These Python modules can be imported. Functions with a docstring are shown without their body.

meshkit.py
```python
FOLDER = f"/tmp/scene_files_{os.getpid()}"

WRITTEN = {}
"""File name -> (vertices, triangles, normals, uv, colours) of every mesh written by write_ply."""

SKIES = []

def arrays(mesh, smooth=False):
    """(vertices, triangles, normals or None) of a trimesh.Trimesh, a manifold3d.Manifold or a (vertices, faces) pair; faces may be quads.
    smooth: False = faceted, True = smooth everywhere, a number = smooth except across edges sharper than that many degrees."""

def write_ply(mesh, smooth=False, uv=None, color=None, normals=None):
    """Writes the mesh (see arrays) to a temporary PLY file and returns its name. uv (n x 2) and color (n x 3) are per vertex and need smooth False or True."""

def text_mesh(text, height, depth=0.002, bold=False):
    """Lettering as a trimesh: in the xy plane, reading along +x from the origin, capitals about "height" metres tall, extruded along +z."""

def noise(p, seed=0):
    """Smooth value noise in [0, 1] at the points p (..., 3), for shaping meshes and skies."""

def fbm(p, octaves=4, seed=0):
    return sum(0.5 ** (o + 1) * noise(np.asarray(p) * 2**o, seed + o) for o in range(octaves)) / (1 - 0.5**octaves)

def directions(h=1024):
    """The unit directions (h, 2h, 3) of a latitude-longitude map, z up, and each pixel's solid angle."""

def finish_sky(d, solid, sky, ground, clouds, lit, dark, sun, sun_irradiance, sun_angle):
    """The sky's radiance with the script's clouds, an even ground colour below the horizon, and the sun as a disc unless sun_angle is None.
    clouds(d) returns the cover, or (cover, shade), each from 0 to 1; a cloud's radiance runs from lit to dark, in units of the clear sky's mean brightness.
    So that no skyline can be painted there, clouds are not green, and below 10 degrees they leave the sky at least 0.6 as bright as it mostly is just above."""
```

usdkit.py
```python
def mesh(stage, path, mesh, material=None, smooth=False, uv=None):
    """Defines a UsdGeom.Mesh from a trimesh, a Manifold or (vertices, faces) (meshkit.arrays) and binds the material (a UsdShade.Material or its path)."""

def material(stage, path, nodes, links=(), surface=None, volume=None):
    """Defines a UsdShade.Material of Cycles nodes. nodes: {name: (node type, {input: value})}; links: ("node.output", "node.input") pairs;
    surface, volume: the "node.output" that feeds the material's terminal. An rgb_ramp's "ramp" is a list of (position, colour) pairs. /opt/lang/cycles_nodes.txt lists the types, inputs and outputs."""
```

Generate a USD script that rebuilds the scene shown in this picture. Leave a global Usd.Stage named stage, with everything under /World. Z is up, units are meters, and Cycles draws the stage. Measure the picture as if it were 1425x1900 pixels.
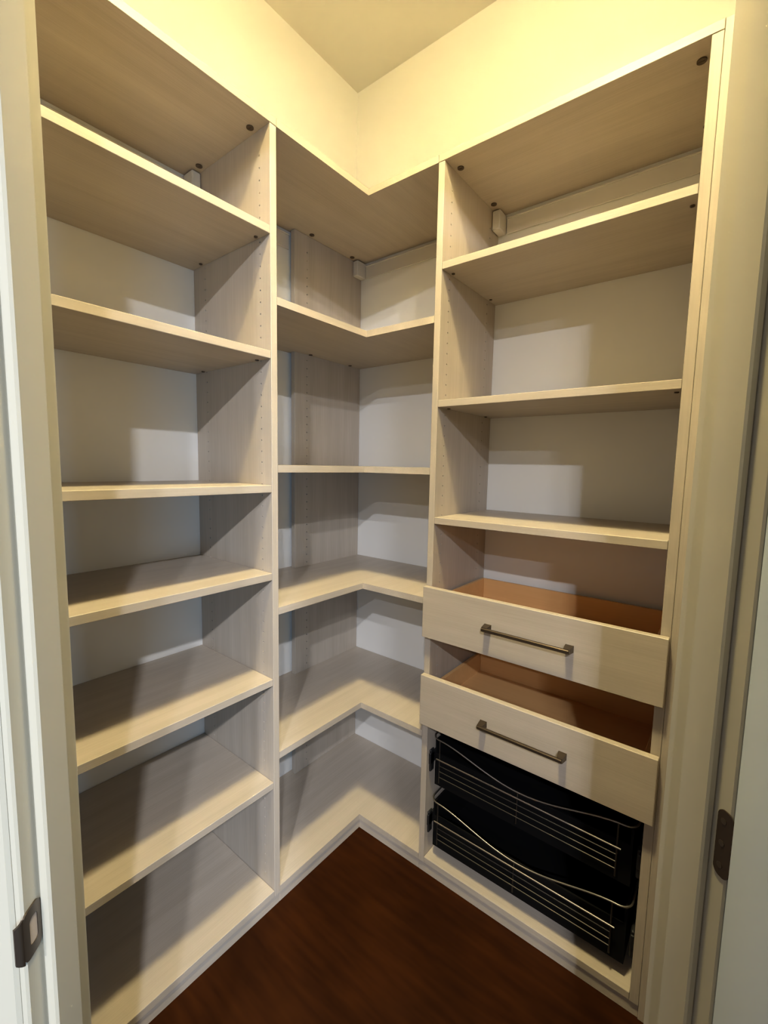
import math, random
import numpy as np, trimesh, manifold3d as m3
from shapely.geometry import Polygon, box as sbox
from pxr import Usd, UsdGeom, UsdLux, UsdShade, Gf, Sdf
import usdkit

random.seed(7)
np.random.seed(7)
stage = Usd.Stage.CreateInMemory()
UsdGeom.SetStageUpAxis(stage, UsdGeom.Tokens.z)
UsdGeom.SetStageMetersPerUnit(stage, 1.0)
UsdGeom.Xform.Define(stage, '/World')
UsdGeom.Scope.Define(stage, '/World/Looks')
K = 1.12          # one measuring unit of the survey below, in metres (from the 32 mm pitch of the shelf-pin holes)

# ------------------------------------------------------------------ camera, light, exposure
# x: along the right wall from the room's corner; -y: along the left wall; z up
CAM = np.array([1.2945, -1.4227, 1.2555]) * K
YAW, PITCH, ROLL, FPX = math.radians(38.2586), math.radians(-5.9378), math.radians(1.1059), 828.0
EXPOSURE = 3.85
fwd = np.array([-math.sin(YAW) * math.cos(PITCH), math.cos(YAW) * math.cos(PITCH), math.sin(PITCH)])
rt0 = np.array([math.cos(YAW), math.sin(YAW), 0.0])
up0 = np.cross(rt0, fwd)
right = math.cos(ROLL) * rt0 + math.sin(ROLL) * up0
upv = -math.sin(ROLL) * rt0 + math.cos(ROLL) * up0
cam = UsdGeom.Camera.Define(stage, '/World/camera')
cam.CreateHorizontalApertureAttr(36.0)
cam.CreateVerticalApertureAttr(36.0 * 1900 / 1425)
cam.CreateFocalLengthAttr(36.0 * FPX / 1425)
cam.CreateClippingRangeAttr(Gf.Vec2f(0.02, 100.0))
cam.CreateExposureAttr(EXPOSURE)
cam.AddTransformOp().Set(Gf.Matrix4d(*right, 0, *upv, 0, *(-fwd), 0, *CAM, 1))

EU = np.array([1, 1, 0]) / math.sqrt(2)     # along the doorway, to the right
EW = np.array([1, -1, 0]) / math.sqrt(2)    # out through the doorway
def uw(u, w, z): return EU * u + EW * w + np.array([0, 0, z])

UsdGeom.Scope.Define(stage, '/World/lamps')
def disk_light(name, pos, radius, color, power):            # faces down
    l = UsdLux.DiskLight.Define(stage, '/World/lamps/' + name)
    l.CreateRadiusAttr(radius)
    l.CreateColorAttr(Gf.Vec3f(*color))
    l.CreateIntensityAttr(power / (math.pi * radius * radius))
    l.AddTranslateOp().Set(Gf.Vec3d(*map(float, pos)))
WARM, COOL, DAY = (1.0, 0.85, 0.45), (0.87, 0.90, 1.0), (0.30, 0.60, 1.0)
LAMP_POS = np.array([0.920, -0.925, 2.778]) * K       # recessed in the pantry's ceiling
disk_light('pantry_lamp', LAMP_POS, 0.09 * K, WARM, 1.36)
for k, (u, w, p) in enumerate(((0.33, 3.65, 2.9), (0.01, 3.90, 2.2), (-0.60, 3.90, 2.8), (-0.95, 5.2, 1.8))):   # recessed lamps in the ceiling of the room outside
    disk_light('room_lamp_%03d' % k, uw(u, w, 2.700) * K, 0.055, COOL, p)
def daylight(name, u, z, width, height, power):             # daylight from a window in the far wall of the room outside, shining back along -EW
    l = UsdLux.RectLight.Define(stage, '/World/lamps/' + name)
    l.CreateWidthAttr(width); l.CreateHeightAttr(height)
    l.CreateColorAttr(Gf.Vec3f(*DAY)); l.CreateIntensityAttr(power)
    xa = np.cross([0, 0, 1.0], EW)
    l.AddTransformOp().Set(Gf.Matrix4d(*xa, 0, 0, 0, 1, 0, *EW, 0, *(uw(u, 6.25, z) * K), 1))
daylight('window_daylight', 2.75, 1.45, 0.9, 1.5, 3.0)
daylight('glass_door_daylight', 0.5, 0.62, 1.6, 1.1, 1.1)
dome = UsdLux.DomeLight.Define(stage, '/World/lamps/sky')
dome.CreateColorAttr(Gf.Vec3f(0.6, 0.78, 1.0)); dome.CreateIntensityAttr(0.02)

# ------------------------------------------------------------------ materials
def wood(name, axis, c0, c1, rough=0.42, fine=90.0):
    s = [fine, fine, fine]; s[axis] = 2.2
    s2 = [14.0, 14.0, 14.0]; s2[axis] = 0.9
    return usdkit.material(stage, '/World/Looks/' + name, {
        'g': ('geometry', {}),
        'm': ('mapping', {'scale': s}), 'm2': ('mapping', {'scale': s2}),
        'n': ('noise_texture', {'scale': 3.0, 'detail': 4.0, 'roughness': 0.6}),
        'n2': ('noise_texture', {'scale': 2.0, 'detail': 2.0}),
        'a': ('math', {'math_type': 'multiply_add', 'value2': 0.55, 'value3': 0.0}),
        'b': ('math', {'math_type': 'multiply_add', 'value2': 0.45}),
        'r': ('rgb_ramp', {'ramp': [(0.28, c0), (0.72, c1)]}),
        'bp': ('bump', {'strength': 0.06, 'distance': 0.002}),
        'p': ('principled_bsdf', {'roughness': rough, 'specular_ior_level': 0.35})},
        [('g.position', 'm.vector'), ('g.position', 'm2.vector'), ('m.vector', 'n.vector'), ('m2.vector', 'n2.vector'),
         ('n2.fac', 'a.value1'), ('n.fac', 'b.value1'), ('a.value', 'b.value3'), ('b.value', 'r.fac'), ('r.color', 'p.base_color'),
         ('n.fac', 'bp.height'), ('bp.normal', 'p.normal')], surface='p.BSDF')
def paint(name, col, rough, bump=0.05, scale=260.0):
    return usdkit.material(stage, '/World/Looks/' + name, {
        'g': ('geometry', {}), 'n': ('noise_texture', {'scale': scale, 'detail': 2.0}),
        'bp': ('bump', {'strength': bump, 'distance': 0.001}),
        'p': ('principled_bsdf', {'base_color': col, 'roughness': rough, 'specular_ior_level': 0.4})},
        [('g.position', 'n.vector'), ('n.fac', 'bp.height'), ('bp.normal', 'p.normal')], surface='p.BSDF')
def plain(name, col, rough, metal=0.0):
    return usdkit.material(stage, '/World/Looks/' + name, {'p': ('principled_bsdf', {'base_color': col, 'roughness': rough, 'metallic': metal})}, surface='p.BSDF')
LC0, LC1 = (0.40, 0.338, 0.268), (0.505, 0.438, 0.358)
LAM = [wood('pale_laminate_x', 0, LC0, LC1), wood('pale_laminate_y', 1, LC0, LC1), wood('pale_laminate_z', 2, LC0, LC1)]
WALL = paint('wall_paint', (0.78, 0.755, 0.70), 0.6, 0.10, 180.0)
CEIL = paint('ceiling_paint', (0.70, 0.67, 0.60), 0.85, 0.15, 220.0)
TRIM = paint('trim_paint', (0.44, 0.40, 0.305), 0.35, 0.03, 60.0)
RAILW = plain('white_plastic', (0.62, 0.58, 0.52), 0.45)
BRONZE = plain('bronze_metal', (0.085, 0.062, 0.043), 0.38, 0.75)
DARKBR = plain('dark_bronze', (0.06, 0.04, 0.028), 0.45, 0.6)
CHROME = plain('chrome_wire', (0.33, 0.31, 0.28), 0.42, 1.0)
WIRE = plain('dull_wire', (0.12, 0.115, 0.105), 0.45, 1.0)
BLACK = plain('black_plastic', (0.012, 0.012, 0.013), 0.45)
CLOTH = usdkit.material(stage, '/World/Looks/black_liner', {'p': ('principled_bsdf', {'base_color': (0.004, 0.004, 0.0042), 'roughness': 0.8, 'specular_ior_level': 0.1})}, surface='p.BSDF')
CAMLK = plain('brown_plastic', (0.075, 0.048, 0.028), 0.4)
TAN = wood('tan_drawer_wood', 0, (0.66, 0.37, 0.145), (0.72, 0.42, 0.175), 0.3, 60.0)
STRIKE = plain('strike_bronze', (0.11, 0.085, 0.062), 0.35, 0.85)
FLOOR = usdkit.material(stage, '/World/Looks/dark_wood_floor', {
    'g': ('geometry', {}), 'm': ('mapping', {'rotation': (0, 0, math.radians(45)), 'scale': (3.0, 26.0, 1.0)}),
    'n': ('noise_texture', {'scale': 1.6, 'detail': 4.0}), 'n2': ('noise_texture', {'scale': 5.0, 'detail': 2.0}),
    'r': ('rgb_ramp', {'ramp': [(0.3, (0.0205, 0.0048, 0.0005)), (0.72, (0.036, 0.0093, 0.0012))]}),
    'r2': ('rgb_ramp', {'ramp': [(0.35, (0.72, 0.72, 0.72)), (0.65, (1.0, 1.0, 1.0))]}),
    'x': ('mix', {'mix_type': 'multiply', 'fac': 1.0}),
    'p': ('principled_bsdf', {'roughness': 0.6, 'specular_ior_level': 0.06})},
    [('g.position', 'm.vector'), ('m.vector', 'n.vector'), ('g.position', 'n2.vector'), ('n.fac', 'r.fac'), ('n2.fac', 'r2.fac'),
     ('r.color', 'x.color1'), ('r2.color', 'x.color2'), ('x.color', 'p.base_color')], surface='p.BSDF')

# ------------------------------------------------------------------ helpers (all in measuring units; obj() turns them into metres)
used = {}
def numbered(parent, name):
    n = used.get((parent, name), -1) + 1
    used[(parent, name)] = n
    return name if n == 0 else '%s_%03d' % (name, n)
origin = {}
def thing(name, label, cat, base=(0, 0, 0), group=None):
    p = '/World/' + numbered('/World', name)
    x = UsdGeom.Xform.Define(stage, p)
    x.AddTranslateOp().Set(Gf.Vec3d(*[float(c * K) for c in base]))
    origin[p] = np.array(base, float)
    q = x.GetPrim()
    q.SetCustomDataByKey('label', label); q.SetCustomDataByKey('category', cat)
    if group: q.SetCustomDataByKey('group', group)
    return p
def obj(name, mesh, mat, parent='/World', smooth=False, label=None, kind=None):
    p = parent + '/' + numbered(parent, name)
    o = origin.get(parent, np.zeros(3))
    origin[p] = o
    if hasattr(mesh, 'to_mesh'):
        t = mesh.to_mesh(); v, f = t.vert_properties[:, :3], t.tri_verts
    else:
        v, f = np.asarray(mesh.vertices), np.asarray(mesh.faces)
    usdkit.mesh(stage, p, trimesh.Trimesh((v - o) * K, f, process=False), mat, smooth)
    q = stage.GetPrimAtPath(p)
    if label: q.SetCustomDataByKey('label', label)
    if kind: q.SetCustomDataByKey('kind', kind)
    return p
def struct(name, mesh, mat, label, smooth=False):
    return obj(name, mesh, mat, '/World', smooth, label, 'structure')
def bx(x0, x1, y0, y1, z0, z1, c=0.0009):                    # box with fine chamfers
    if c <= 0:
        return trimesh.creation.box(bounds=[[x0, y0, z0], [x1, y1, z1]])
    pts = []
    for X, sx in ((x0, 1), (x1, -1)):
        for Y, sy in ((y0, 1), (y1, -1)):
            for Z, sz in ((z0, 1), (z1, -1)):
                pts += [(X, Y + sy * c, Z + sz * c), (X + sx * c, Y, Z + sz * c), (X + sx * c, Y + sy * c, Z)]
    return trimesh.convex.convex_hull(np.array(pts))
def uwbox(u0, u1, w0, w1, z0, z1, c=0.0012):                 # box squared to the doorway
    m = bx(u0, u1, w0, w1, z0, z1, c)
    v = np.asarray(m.vertices)
    f = np.asarray(m.faces)[:, ::-1]                         # (u, w, z) is left-handed
    return trimesh.Trimesh(v[:, :1] * EU + v[:, 1:2] * EW + v[:, 2:] * np.array([0, 0, 1.0]), f, process=False)
def cat(*ms): return trimesh.util.concatenate([m for m in ms])
def prism(poly, z0, z1):
    m = trimesh.creation.extrude_polygon(poly, z1 - z0, engine='earcut'); m.apply_translation([0, 0, z0]); return m
def cyl(c, axis, r, h, n=20):
    m = trimesh.creation.cylinder(radius=r, height=h, sections=n)
    if axis == 0: m.apply_transform(trimesh.transformations.rotation_matrix(math.pi / 2, [0, 1, 0]))
    if axis == 1: m.apply_transform(trimesh.transformations.rotation_matrix(math.pi / 2, [1, 0, 0]))
    m.apply_translation(c); return m
def tube(pts, r, n=8):
    P = np.array(pts, float); T = np.gradient(P, axis=0); T /= np.linalg.norm(T, axis=1)[:, None]
    a = np.array([0, 0, 1.0]) if abs(T[0, 2]) < 0.9 else np.array([1.0, 0, 0])
    N = np.cross(T[0], a); N /= np.linalg.norm(N)
    V = []
    for p, t in zip(P, T):
        N = N - t * (N @ t); N /= np.linalg.norm(N); B = np.cross(t, N)
        V += [p + r * (math.cos(q) * N + math.sin(q) * B) for q in np.arange(n) * 2 * math.pi / n]
    F = []
    for i in range(len(P) - 1):
        for j in range(n):
            a0, a1 = i * n + j, i * n + (j + 1) % n
            F += [(a0, a1, a1 + n), (a0, a1 + n, a0 + n)]
    V += [P[0], P[-1]]; e0, e1 = len(V) - 2, len(V) - 1
    for j in range(n):
        F += [(e0, (j + 1) % n, j), (e1, (len(P) - 1) * n + j, (len(P) - 1) * n + (j + 1) % n)]
    m = trimesh.Trimesh(np.array(V), np.array(F), process=False); m.fix_normals(); return m
def to_manifold(m): return m3.Manifold(m3.Mesh(np.asarray(m.vertices, np.float32), np.asarray(m.faces, np.uint32)))
def drilled(box, centres, axis, r=0.0024, depth=0.009):
    cuts = []
    for c in centres:
        cyl_m = cyl(c, axis, r, depth * 2, 10)
        cyl_m.merge_vertices(); cyl_m.fix_normals()
        cuts.append(to_manifold(cyl_m))
    box.merge_vertices()
    return to_manifold(box) - m3.Manifold.batch_boolean(cuts, m3.OpType.Add)

# ------------------------------------------------------------------ survey
T = 0.019
DL, DR = 0.359, 0.341                 # depth of the left and right shelving
YP0, YP1 = -1.50, -0.683              # left unit: outer panel's outer face, inner panel's inner face
XP2, XP3 = 0.6045, 1.192              # right unit: inner faces of its two panels
ZT, ZC, ZB = 2.078, 2.712, 0.0525
ZK = ZB - T                           # top of the toe kick
LZ = [1.829, 1.5345, 1.200, 0.9695, 0.679, 0.3814]
CZ = [1.6687, 1.2514, 0.8717, 0.4599]
RZ = [1.804, 1.439, 1.1115]
G = 0.0015
W_IN, W_STOP0, W_STOP1, W_OUT = 1.408, 1.444, 1.486, 1.508    # doorway depths
UL, UR = -0.365, 0.347                                        # faces of the two door stops
JT = 0.011                                                    # a stop's thickness

# ------------------------------------------------------------------ room shell
R2 = math.sqrt(2)
DOOR_H = 2.178
TH = 0.10
d = W_IN + 0.012
struct('floor', bx(-0.12, 7.5, -7.5, 0.12, -0.05, 0.0, 0), FLOOR, 'dark reddish brown wood floor of the pantry')
LX, LY = LAMP_POS[0] / K, LAMP_POS[1] / K
from shapely.geometry import Point
hole_ = Point(LX, LY).buffer(0.104, quad_segs=12)
struct('ceiling', prism(Polygon([(-TH, TH), (W_OUT * R2, TH), (W_OUT * R2, 0), (0, -W_OUT * R2), (-TH, -W_OUT * R2)]).difference(hole_), ZC, ZC + 0.02), CEIL, 'cream painted pantry ceiling above the shelving')
struct('ceiling_001', prism(Polygon([(-TH, TH), (W_OUT * R2, TH), (W_OUT * R2, 0), (0, -W_OUT * R2), (-TH, -W_OUT * R2)]), ZC + 0.08, ZC + 0.12), CEIL, 'boards above the pantry ceiling')
struct('wall_left', bx(-TH, 0, -W_OUT * R2, TH, 0, ZC, 0), WALL, 'cream painted wall behind the left shelves')
struct('wall_right', bx(0, W_OUT * R2, 0, TH, 0, ZC, 0), WALL, 'cream painted wall behind the right shelves and drawers')
W_O2 = W_OUT - 0.012
J_L, J_R, J_T = UL - JT, UR + JT, 0.018                      # jamb faces, jamb thickness
struct('wall_front', cat(uwbox(-W_O2 - 0.0, J_L - J_T, d, W_O2, 0, ZC, 0), uwbox(J_R + J_T, W_O2, d, W_O2, 0, ZC, 0),
                         uwbox(J_L - J_T, J_R + J_T, d, W_O2, DOOR_H + J_T, ZC, 0)), WALL, 'painted wall around the doorway')
# door jambs: board plus stop, rounded arrises
def jamb(side):
    s, face, stop = (-1, J_L, UL) if side < 0 else (1, J_R, UR)
    a = sorted((face, face + s * J_T)); b = sorted((face, stop))
    return cat(uwbox(a[0], a[1], W_IN, W_OUT, 0, DOOR_H, 0.002), uwbox(b[0], b[1], W_STOP0, W_STOP1, 0, DOOR_H, 0.0022))
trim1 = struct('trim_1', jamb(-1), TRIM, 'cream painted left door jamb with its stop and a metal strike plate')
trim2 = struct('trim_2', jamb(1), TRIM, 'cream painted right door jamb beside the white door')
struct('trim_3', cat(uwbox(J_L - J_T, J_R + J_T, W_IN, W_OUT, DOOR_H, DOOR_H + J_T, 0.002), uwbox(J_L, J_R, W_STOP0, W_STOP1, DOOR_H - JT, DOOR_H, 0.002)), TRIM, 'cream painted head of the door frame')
def casing(u0, u1, z0, z1):
    return cat(uwbox(u0, u1, W_O2, W_O2 + 0.016, z0, z1, 0.003))
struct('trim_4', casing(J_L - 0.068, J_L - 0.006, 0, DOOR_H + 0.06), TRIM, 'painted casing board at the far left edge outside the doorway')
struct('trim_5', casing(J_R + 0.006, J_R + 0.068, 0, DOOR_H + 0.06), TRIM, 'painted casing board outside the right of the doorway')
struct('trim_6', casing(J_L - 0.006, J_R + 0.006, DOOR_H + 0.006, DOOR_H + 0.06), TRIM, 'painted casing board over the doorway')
# the room outside, where the daylight and the cool ceiling lamps are
RO = 6.4
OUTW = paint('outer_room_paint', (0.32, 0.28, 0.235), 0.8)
struct('ceiling_002', trimesh.util.concatenate([uwbox(-3.2, 3.2, W_OUT, RO, ZC, ZC + 0.05, 0)]), OUTW, 'ceiling of the room outside the doorway')
struct('wall_kitchen_back', uwbox(-3.2, 3.2, RO, RO + 0.1, 0, ZC, 0), OUTW, 'wall of the room outside facing the doorway')
struct('wall_kitchen_left', uwbox(-3.3, -3.2, W_OUT, RO, 0, ZC, 0), OUTW, 'left wall of the room outside the doorway')
struct('wall_kitchen_right', uwbox(3.2, 3.3, W_OUT, RO, 0, ZC, 0), OUTW, 'right wall of the room outside the doorway')

# strike plate on the left jamb, lip wrapped round the arris
def strike():
    zc, hh = 0.803, 0.0250
    w0, w1 = W_STOP1 + 0.0002, W_OUT + 0.003
    pl = sbox(w0, zc - hh, w1, zc + hh)
    pl = pl.buffer(-0.007).buffer(0.007, quad_segs=6)
    hole = sbox(w0 + 0.005, zc - 0.014, w0 + 0.0165, zc + 0.014).buffer(-0.004).buffer(0.004, quad_segs=5)
    e = trimesh.creation.extrude_polygon(pl.difference(hole), 0.0016, engine='earcut')
    v = e.vertices.copy()
    u = J_L + 0.0001 + v[:, 2]
    e = trimesh.Trimesh(u[:, None] * EU + v[:, :1] * EW + v[:, 1:2] * np.array([0, 0, 1.0]), e.faces, process=False); e.fix_normals()
    lip = []                                                  # quarter-round lip leaving the pantry side
    n = 9
    for k in range(n):
        a = k / (n - 1) * math.radians(82)
        R = 0.0058
        for off in (0.0, 0.0016):
            uu = J_L + 0.0017 - off - R * (1 - math.cos(a)) * 1.0
            ww = w1 + (R - off) * math.sin(a) * 0.9
            for z in (zc - hh * (0.96 - 0.22 * k / (n - 1)), zc + hh * (0.96 - 0.22 * k / (n - 1))):
                lip.append(uw(uu, ww, z))
    lip = np.array(lip).reshape(n, 4, 3)
    F = []
    for k in range(n - 1):
        a, b = 4 * k, 4 * (k + 1)
        for i, j in ((0, 1), (1, 3), (3, 2), (2, 0)):
            F += [(a + i, a + j, b + j), (a + i, b + j, b + i)]
    F += [(0, 2, 3), (0, 3, 1), (4 * n - 4, 4 * n - 3, 4 * n - 1), (4 * n - 4, 4 * n - 1, 4 * n - 2)]
    L = trimesh.Trimesh(lip.reshape(-1, 3), F, process=False); L.fix_normals()
    return e, L
sp, lp = strike()
s_ = obj('strike_plate', sp, STRIKE, trim1, 30, label='dark metal strike plate with a rounded latch hole')
obj('lip', lp, STRIKE, s_, 40)
obj('latch_hole', uwbox(J_L + 0.00005, J_L + 0.0009, W_STOP1 + 0.0050, W_STOP1 + 0.0165, 0.803 - 0.0145, 0.803 + 0.0145, 0.0002), plain('bare_wood', (0.42, 0.33, 0.25), 0.7), s_)

# door, standing open outwards on the right, and its hinge
def door_mesh():
    m = uwbox(0, 0.031, 0, 0.70, 0.01, DOOR_H - 0.006, 0.002)
    return m
def swing(m, deg):
    a = math.radians(deg)
    v = np.asarray(m.vertices); U, Wd = v @ EU, v @ EW
    u2, w2 = U * math.cos(a) + Wd * math.sin(a), -U * math.sin(a) + Wd * math.cos(a)
    return trimesh.Trimesh((u2 + J_R - 0.001)[:, None] * EU + (w2 + W_OUT + 0.003)[:, None] * EW + v[:, 2:] * np.array([0, 0, 1.0]), m.faces, process=False)
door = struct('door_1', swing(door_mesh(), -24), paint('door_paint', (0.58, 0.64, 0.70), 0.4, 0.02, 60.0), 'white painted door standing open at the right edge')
def hinge():
    zc, hh = 0.832, 0.0400
    pl = sbox(W_OUT - 0.016, zc - hh, W_OUT + 0.004, zc + hh).buffer(-0.0085).buffer(0.0085, quad_segs=8)
    e = trimesh.creation.extrude_polygon(pl, 0.0014, engine='earcut')
    v = e.vertices
    u = J_R - 0.0001 - v[:, 2]
    e = trimesh.Trimesh(u[:, None] * EU + v[:, :1] * EW + v[:, 1:2] * np.array([0, 0, 1.0]), e.faces, process=False); e.fix_normals()
    scr = []
    for dz in (-0.027, 0.0, 0.027):
        c = cyl((0, 0, 0), 0, 0.0036, 0.0008, 14)
        vv = c.vertices
        c = trimesh.Trimesh((vv[:, :1] + J_R - 0.0016) * EU + (vv[:, 1:2] + W_OUT - 0.008) * EW + (vv[:, 2:] + zc + dz) * np.array([0, 0, 1.0]), c.faces, process=False); c.fix_normals()
        scr.append(c)
    return e, scr
hl, scr = hinge()
h_ = obj('hinge', hl, DARKBR, door, 30, label='dark bronze hinge leaf with round corners')
for c in scr: obj('screw', c, STRIKE, h_, 30)

# ------------------------------------------------------------------ left shelving unit
def cam_lock(x, y, z, r, parent):
    obj('cam_lock', cat(cyl((x, y, z - 0.0012), 2, r, 0.0024, 18), bx(x - r * 0.55, x + r * 0.55, y - r * 0.12, y + r * 0.12, z - 0.0031, z - 0.0022, 0)), CAMLK, parent, 30)
HOLE_Z = np.arange(0.085, 2.02, 0.0286)
lu = thing('shelving_unit', 'tall open pale wood shelving unit on the left wall, all shelves and no drawers', 'shelving unit', (DL / 2, (YP0 + YP1) / 2, 0))
obj('side_panel', bx(G, DL, YP0, YP0 + T, ZK, ZT - T), LAM[2], lu)
holes = [(x, YP1 - T, z) for z in HOLE_Z for x in (0.062, DL - 0.042)]
obj('side_panel', drilled(bx(G, DL, YP1 - T, YP1, ZK, ZT - T), holes + [(x, YP1, z) for z in HOLE_Z for x in (DL - 0.042,)], 1), LAM[2], lu)
sh = obj('top_shelf', bx(G, DL + 0.001, YP0, YP1, ZT - T, ZT), LAM[1], lu)
for y in (YP1 - T - 0.018, YP0 + T + 0.018):
    for x in (0.075, DL - 0.052): cam_lock(x, y, ZT - T, 0.0088, sh)
for z in LZ:
    sh = obj('shelf', bx(G, DL - 0.0008, YP0 + T + 0.0006, YP1 - T - 0.0006, z - T, z), LAM[1], lu)
    for y in (YP1 - T - 0.012, YP0 + T + 0.012):
        for x in (0.062, DL - 0.042): cam_lock(x, y, z - T, 0.0046, sh)
obj('bottom_shelf', bx(G, DL - 0.0008, YP0 + T + 0.0006, YP1 - T - 0.0006, ZK, ZB), LAM[1], lu)
obj('toe_kick', bx(DL - 0.024, DL - 0.004, YP0, YP1, 0, ZK), LAM[1], lu)
obj('wall_rail', cat(bx(G, 0.007, YP0 + T + 0.001, YP1 - T - 0.03, ZT - T - 0.062, ZT - T - 0.012, 0.001), bx(G, 0.011, YP0 + T + 0.001, YP1 - T - 0.03, ZT - T - 0.017, ZT - T - 0.012, 0.0008)), RAILW, lu)
def bracket_cover(x0, x1, y0, y1, z0, z1, parent, axis):
    # plastic cap over the hanging bracket: the face away from the wall is shouldered
    m = cat(bx(x0, x1, y0, y1, z0, z1, 0.003))
    b = obj('bracket_cover', m, RAILW, parent, 40)
    return b
bracket_cover(G + 0.001, 0.054, YP1 - T - 0.0275, YP1 - T - 0.001, ZT - T - 0.062, ZT - T - 0.004, lu, 0)

# ------------------------------------------------------------------ corner shelving unit
cu = thing('corner_shelving_unit', 'L-shaped pale wood corner shelves between the two tall units', 'corner shelves', (DL / 2, -DR / 2, 0))
def ell(y0, x1, dl, dr): return Polygon([(G, -G), (x1, -G), (x1, -dr), (dl, -dr), (dl, y0), (G, y0)])
def ell_mesh(z0, z1, y0, x1, dl, dr, c=0.0008):
    p = ell(y0, x1, dl, dr)
    q = ell(y0 + 0, x1, dl - c, dr - c)
    return prism(p, z0, z1)
sx0, sx1, sy0 = 0.014, 0.033, -0.350     # support panel standing off the left wall
sp_holes = [(sx1, y, z) for z in HOLE_Z for y in (-0.292,)]
obj('support_panel', drilled(bx(sx0, sx1, sy0, -G, ZB + 0.0006, ZT - T - 0.0006), sp_holes, 0), LAM[2], cu)
ct = obj('top_shelf', ell_mesh(ZT - T, ZT, YP1 + 0.0006, XP2 - 0.0006, DL + 0.001, DR + 0.001), LAM[1], cu)
for y in (-0.285, -0.075): cam_lock(sx1 + 0.017, y, ZT - T, 0.0088, ct)
for z in CZ:
    s = obj('shelf', ell_mesh(z - T, z, YP1 + 0.0006, XP2 - 0.0006, DL - 0.0008, DR - 0.0008).difference(bx(sx0 - 0.0004, sx1 + 0.0004, sy0 - 0.0004, 0.01, z - T - 0.01, z + 0.01, 0), engine='manifold'), LAM[1], cu)
    for y in (-0.285, -0.075): cam_lock(sx1 + 0.012, y, z - T, 0.0066, s)
obj('bottom_shelf', ell_mesh(ZK, ZB, YP1 + 0.0006, XP2 - 0.0006, DL - 0.0008, DR - 0.0008), LAM[1], cu)
k0, k1 = 0.004, 0.024
obj('toe_kick', bx(DL - k1, DL - k0, YP1 + 0.0006, -DR + k1, 0, ZK), LAM[1], cu)
obj('toe_kick', bx(DL - k0 + 0.0004, XP2 - 0.0006, -DR + k0, -DR + k1, 0, ZK), LAM[0], cu)
obj('wall_rail', cat(bx(0.062, XP2 - 0.03, -0.007, -G, ZT - T - 0.062, ZT - T - 0.012, 0.001), bx(0.062, XP2 - 0.03, -0.011, -G, ZT - T - 0.017, ZT - T - 0.012, 0.0008)), RAILW, cu)
obj('wall_rail', cat(bx(G, 0.007, YP1 + 0.03, sy0 - 0.002, ZT - T - 0.062, ZT - T - 0.012, 0.001), bx(G, 0.011, YP1 + 0.03, sy0 - 0.002, ZT - T - 0.017, ZT - T - 0.012, 0.0008)), RAILW, cu)
bracket_cover(sx1 + 0.001, sx1 + 0.0275, -0.054, -G - 0.001, ZT - T - 0.062, ZT - T - 0.004, cu, 1)

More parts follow.
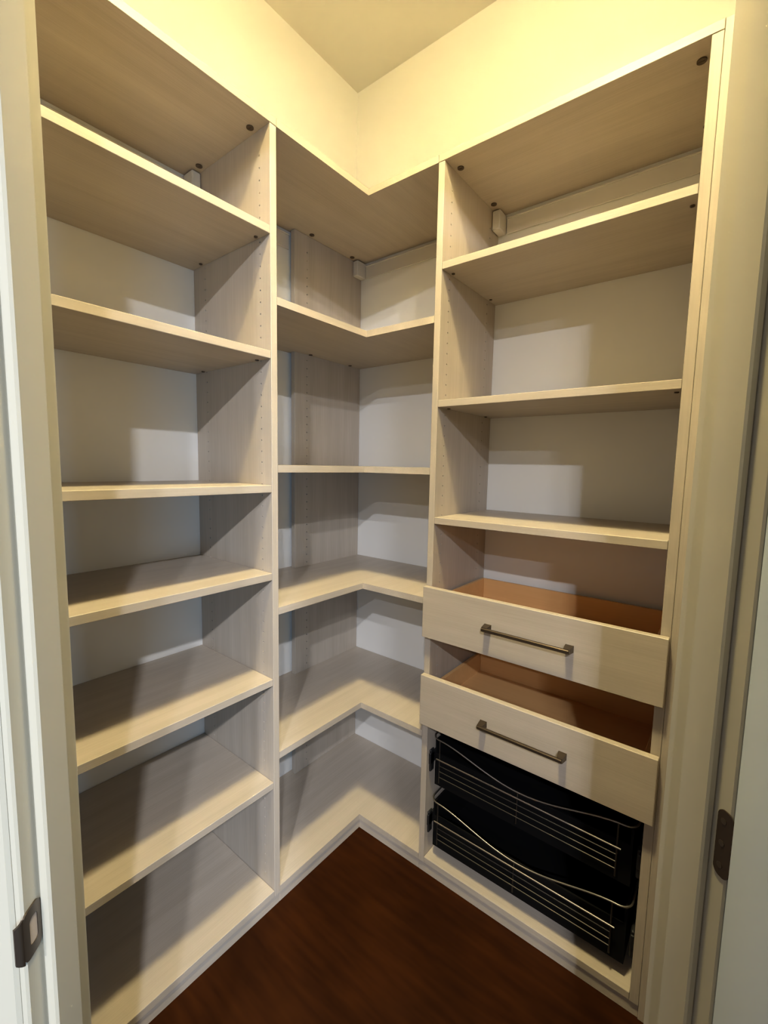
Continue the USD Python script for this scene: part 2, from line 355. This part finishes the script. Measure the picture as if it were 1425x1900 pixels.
# ------------------------------------------------------------------ right unit with drawers
ru = thing('drawer_unit', 'tall pale wood unit on the right wall with shelves above two drawers', 'storage unit', ((XP2 + XP3) / 2, -DR / 2, 0))
holes = [(XP2 + T, y, z) for z in HOLE_Z if z > 0.5 for y in (-0.062, -DR + 0.042)]
obj('side_panel', drilled(bx(XP2, XP2 + T, -DR, -G, ZK, ZT - T), holes, 0), LAM[2], ru)
obj('side_panel', bx(XP3, XP3 + T, -DR, -G, ZK, ZT - T), LAM[2], ru)
obj('filler_panel', bx(XP3 + T + 0.0003, XP3 + T + 0.085, -DR + 0.001, -DR + 0.02, 0.0, ZT), LAM[2], ru)
rs = obj('top_shelf', bx(XP2, XP3 + T, -DR - 0.001, -G, ZT - T, ZT), LAM[0], ru)
for x in (XP2 + T + 0.018, XP3 - 0.018):
    for y in (-0.080, -DR + 0.052): cam_lock(x, y, ZT - T, 0.0088, rs)
for z in RZ:
    s = obj('shelf', bx(XP2 + T + 0.0006, XP3 - 0.0006, -DR + 0.0008, -G, z - T, z), LAM[0], ru)
    for x in (XP2 + T + 0.012, XP3 - 0.012):
        for y in (-0.062, -DR + 0.042): cam_lock(x, y, z - T, 0.0046, s)
obj('bottom_shelf', bx(XP2 + T + 0.0006, XP3 - 0.0006, -DR + 0.0008, -G, ZK, ZB), LAM[0], ru)
obj('toe_kick', bx(XP2, XP3 + T, -DR + k0, -DR + k1, 0, ZK), LAM[0], ru)
obj('wall_rail', cat(bx(XP2 + T + 0.03, XP3 - 0.03, -0.007, -G, ZT - T - 0.062, ZT - T - 0.012, 0.001), bx(XP2 + T + 0.03, XP3 - 0.03, -0.011, -G, ZT - T - 0.017, ZT - T - 0.012, 0.0008)), RAILW, ru)
bracket_cover(XP2 + T + 0.001, XP2 + T + 0.0275, -0.054, -G - 0.001, ZT - T - 0.062, ZT - T - 0.004, ru, 1)
bracket_cover(XP3 - 0.0275, XP3 - 0.001, -0.054, -G - 0.001, ZT - T - 0.062, ZT - T - 0.004, ru, 1)
def drawer(z0, z1, ztop, zbot, hz):
    x0, x1, y0, y1 = XP2 + T + 0.006, XP3 - 0.006, -DR - 0.0015, -0.022
    t = 0.010
    body = cat(bx(x0, x0 + t, y0, y1, zbot - 0.028, ztop), bx(x1 - t, x1, y0, y1, zbot - 0.028, ztop), bx(x0 + t, x1 - t, y1 - t, y1, zbot - 0.028, ztop),
               bx(x0 + t, x1 - t, y0, y0 + t, zbot - 0.028, ztop), bx(x0 + t, x1 - t, y0 + t, y1 - t, zbot - 0.008, zbot, 0))
    d_ = obj('drawer', body, TAN, ru, label='pale front drawer with a tan box, ' + ('upper' if z0 > 0.6 else 'lower') + ' of the two')
    yf = -DR - 0.002
    obj('drawer_front', bx(XP2 + 0.0015, XP3 + T - 0.0015, yf - 0.0175, yf, z0, z1, 0.0012), LAM[0], d_)
    yh = yf - 0.0175
    hx0, hx1 = 0.811, 1.017
    def foot(x):                                              # flared square foot
        a, b = 0.0095, 0.0055
        return trimesh.convex.convex_hull(np.array([(x + sx * r, y, hz + sz * r2) for y, r, r2 in ((yh - 0.0002, a, a * 0.85), (yh - 0.004, a * 0.8, a * 0.7), (yh - 0.0255, a * 0.72, b)) for sx in (-1, 1) for sz in (-1, 1)]))
    bar = bx(hx0 - 0.007, hx1 + 0.007, yh - 0.030, yh - 0.0215, hz - 0.0048, hz + 0.0048, 0.0018)
    obj('handle', cat(foot(hx0), foot(hx1), bar), BRONZE, d_, label='dark bronze bar handle')
    obj('runner', bx(XP2 + T + 0.0004, x0 - 0.0004, -DR + 0.008, -0.03, zbot - 0.015, zbot + 0.020, 0.001), plain('runner_grey_%d' % int(z0 * 100), (0.32, 0.32, 0.33), 0.4, 0.8), d_)
    obj('runner', bx(x1 + 0.0004, XP3 - 0.0004, -DR + 0.008, -0.03, zbot - 0.015, zbot + 0.020, 0.001), '/World/Looks/runner_grey_%d' % int(z0 * 100), d_)
drawer(0.761, 0.911, 0.878, 0.812, 0.839)
drawer(0.492, 0.645, 0.613, 0.549, 0.572)

# ------------------------------------------------------------------ pull-out wire baskets
def basket(zr, label):
    """zr: height of the straight front rail."""
    b = thing('wire_basket', label, 'basket', ((XP2 + XP3) / 2, -DR / 2, zr - 0.08), 'pull-out wire baskets with black liners')
    x0, x1, yf, yb = 0.634, 1.180, -0.331, -0.030
    xs = (0.661, 0.901, 1.141)
    L = cat(bx(0.641, 0.646, yf + 0.012, yb, zr - 0.092, zr + 0.052, 0), bx(1.167, 1.172, yf + 0.012, yb, zr - 0.092, zr + 0.052, 0),
            bx(0.646, 1.167, yf + 0.012, yf + 0.017, zr - 0.092, zr + 0.010, 0), bx(0.646, 1.167, yb - 0.005, yb, zr - 0.092, zr + 0.052, 0),
            bx(0.646, 1.167, yf + 0.017, yb - 0.005, zr - 0.092, zr - 0.087, 0))
    obj('liner', L, CLOTH, b)
    # rim: round the back, along the sides, dipping wave across the front
    pts = []
    zt = zr + 0.062
    for y in np.linspace(yb - 0.004, yf + 0.03, 8): pts.append((x0, y, zt))
    for a in np.linspace(0, math.pi / 2, 7)[1:]: pts.append((x0 + 0.028 * (1 - math.cos(a)), yf + 0.028 - 0.028 * math.sin(a), zt))
    for s in np.linspace(0, 1, 41)[1:-1]:
        x = x0 + 0.028 + s * (x1 - x0 - 0.056)
        dip = 0.5 * (1 - math.cos(2 * math.pi * s)); dip = dip ** 0.8
        pts.append((x, yf, zt - 0.045 * dip))
    for a in np.linspace(math.pi / 2, 0, 7)[:-1]: pts.append((x1 - 0.028 * (1 - math.cos(a)), yf + 0.028 - 0.028 * math.sin(a), zt))
    for y in np.linspace(yf + 0.03, yb - 0.004, 8): pts.append((x1, y, zt))
    obj('rim', tube(pts, 0.0024, 10), CHROME, b, 60)
    obj('rail', tube([(0.652, yf - 0.001, zr), (0.9, yf - 0.001, zr), (1.150, yf - 0.001, zr)], 0.0024, 10), CHROME, b, 60)
    for dz in (0.020, 0.038, 0.056):
        obj('wire', tube([(0.662, yf + 0.002, zr - dz), (0.9, yf + 0.002, zr - dz), (1.140, yf + 0.002, zr - dz)], 0.0013, 8), WIRE, b, 60)
    for k, x in enumerate(xs):
        top = zt - (0.045 if k == 1 else 0.0015)
        obj('post', tube([(x, yf + 0.0035, top), (x, yf + 0.0035, zr - 0.04), (x, yf + 0.0035, zr - 0.076)], 0.0020, 8), WIRE, b, 60)
    for sx, a, c in ((1, XP2 + T + 0.0006, 0.6312), (-1, 1.1825, XP3 - 0.0006)):
        m = cat(bx(a, c, -DR + 0.010, -0.035, zr - 0.030, zr + 0.006, 0.002), bx(a, c, -DR + 0.012, -DR + 0.034, zr - 0.055, zr + 0.016, 0.003))
        obj('slide', m, BLACK, b)
basket(0.384, 'upper of the two chrome wire baskets, just under the lower drawer')
basket(0.182, 'lower of the two chrome wire baskets, just above the bottom shelf')

# ------------------------------------------------------------------ the pantry's ceiling lamp (above the frame)
cl = thing('ceiling_light', 'round warm recessed ceiling light over the pantry', 'ceiling light', (LX, LY, ZC))
can = Point(LX, LY).buffer(0.104, quad_segs=12)
obj('can', cat(prism(can.buffer(0.004).difference(can.buffer(-0.0005)), ZC - 0.001, ZC + 0.075), prism(can, ZC + 0.071, ZC + 0.075)), RAILW, cl, 30)
obj('trim_ring', prism(can.buffer(0.014).difference(can.buffer(-0.001)), ZC - 0.004, ZC - 0.0005), RAILW, cl, 30)
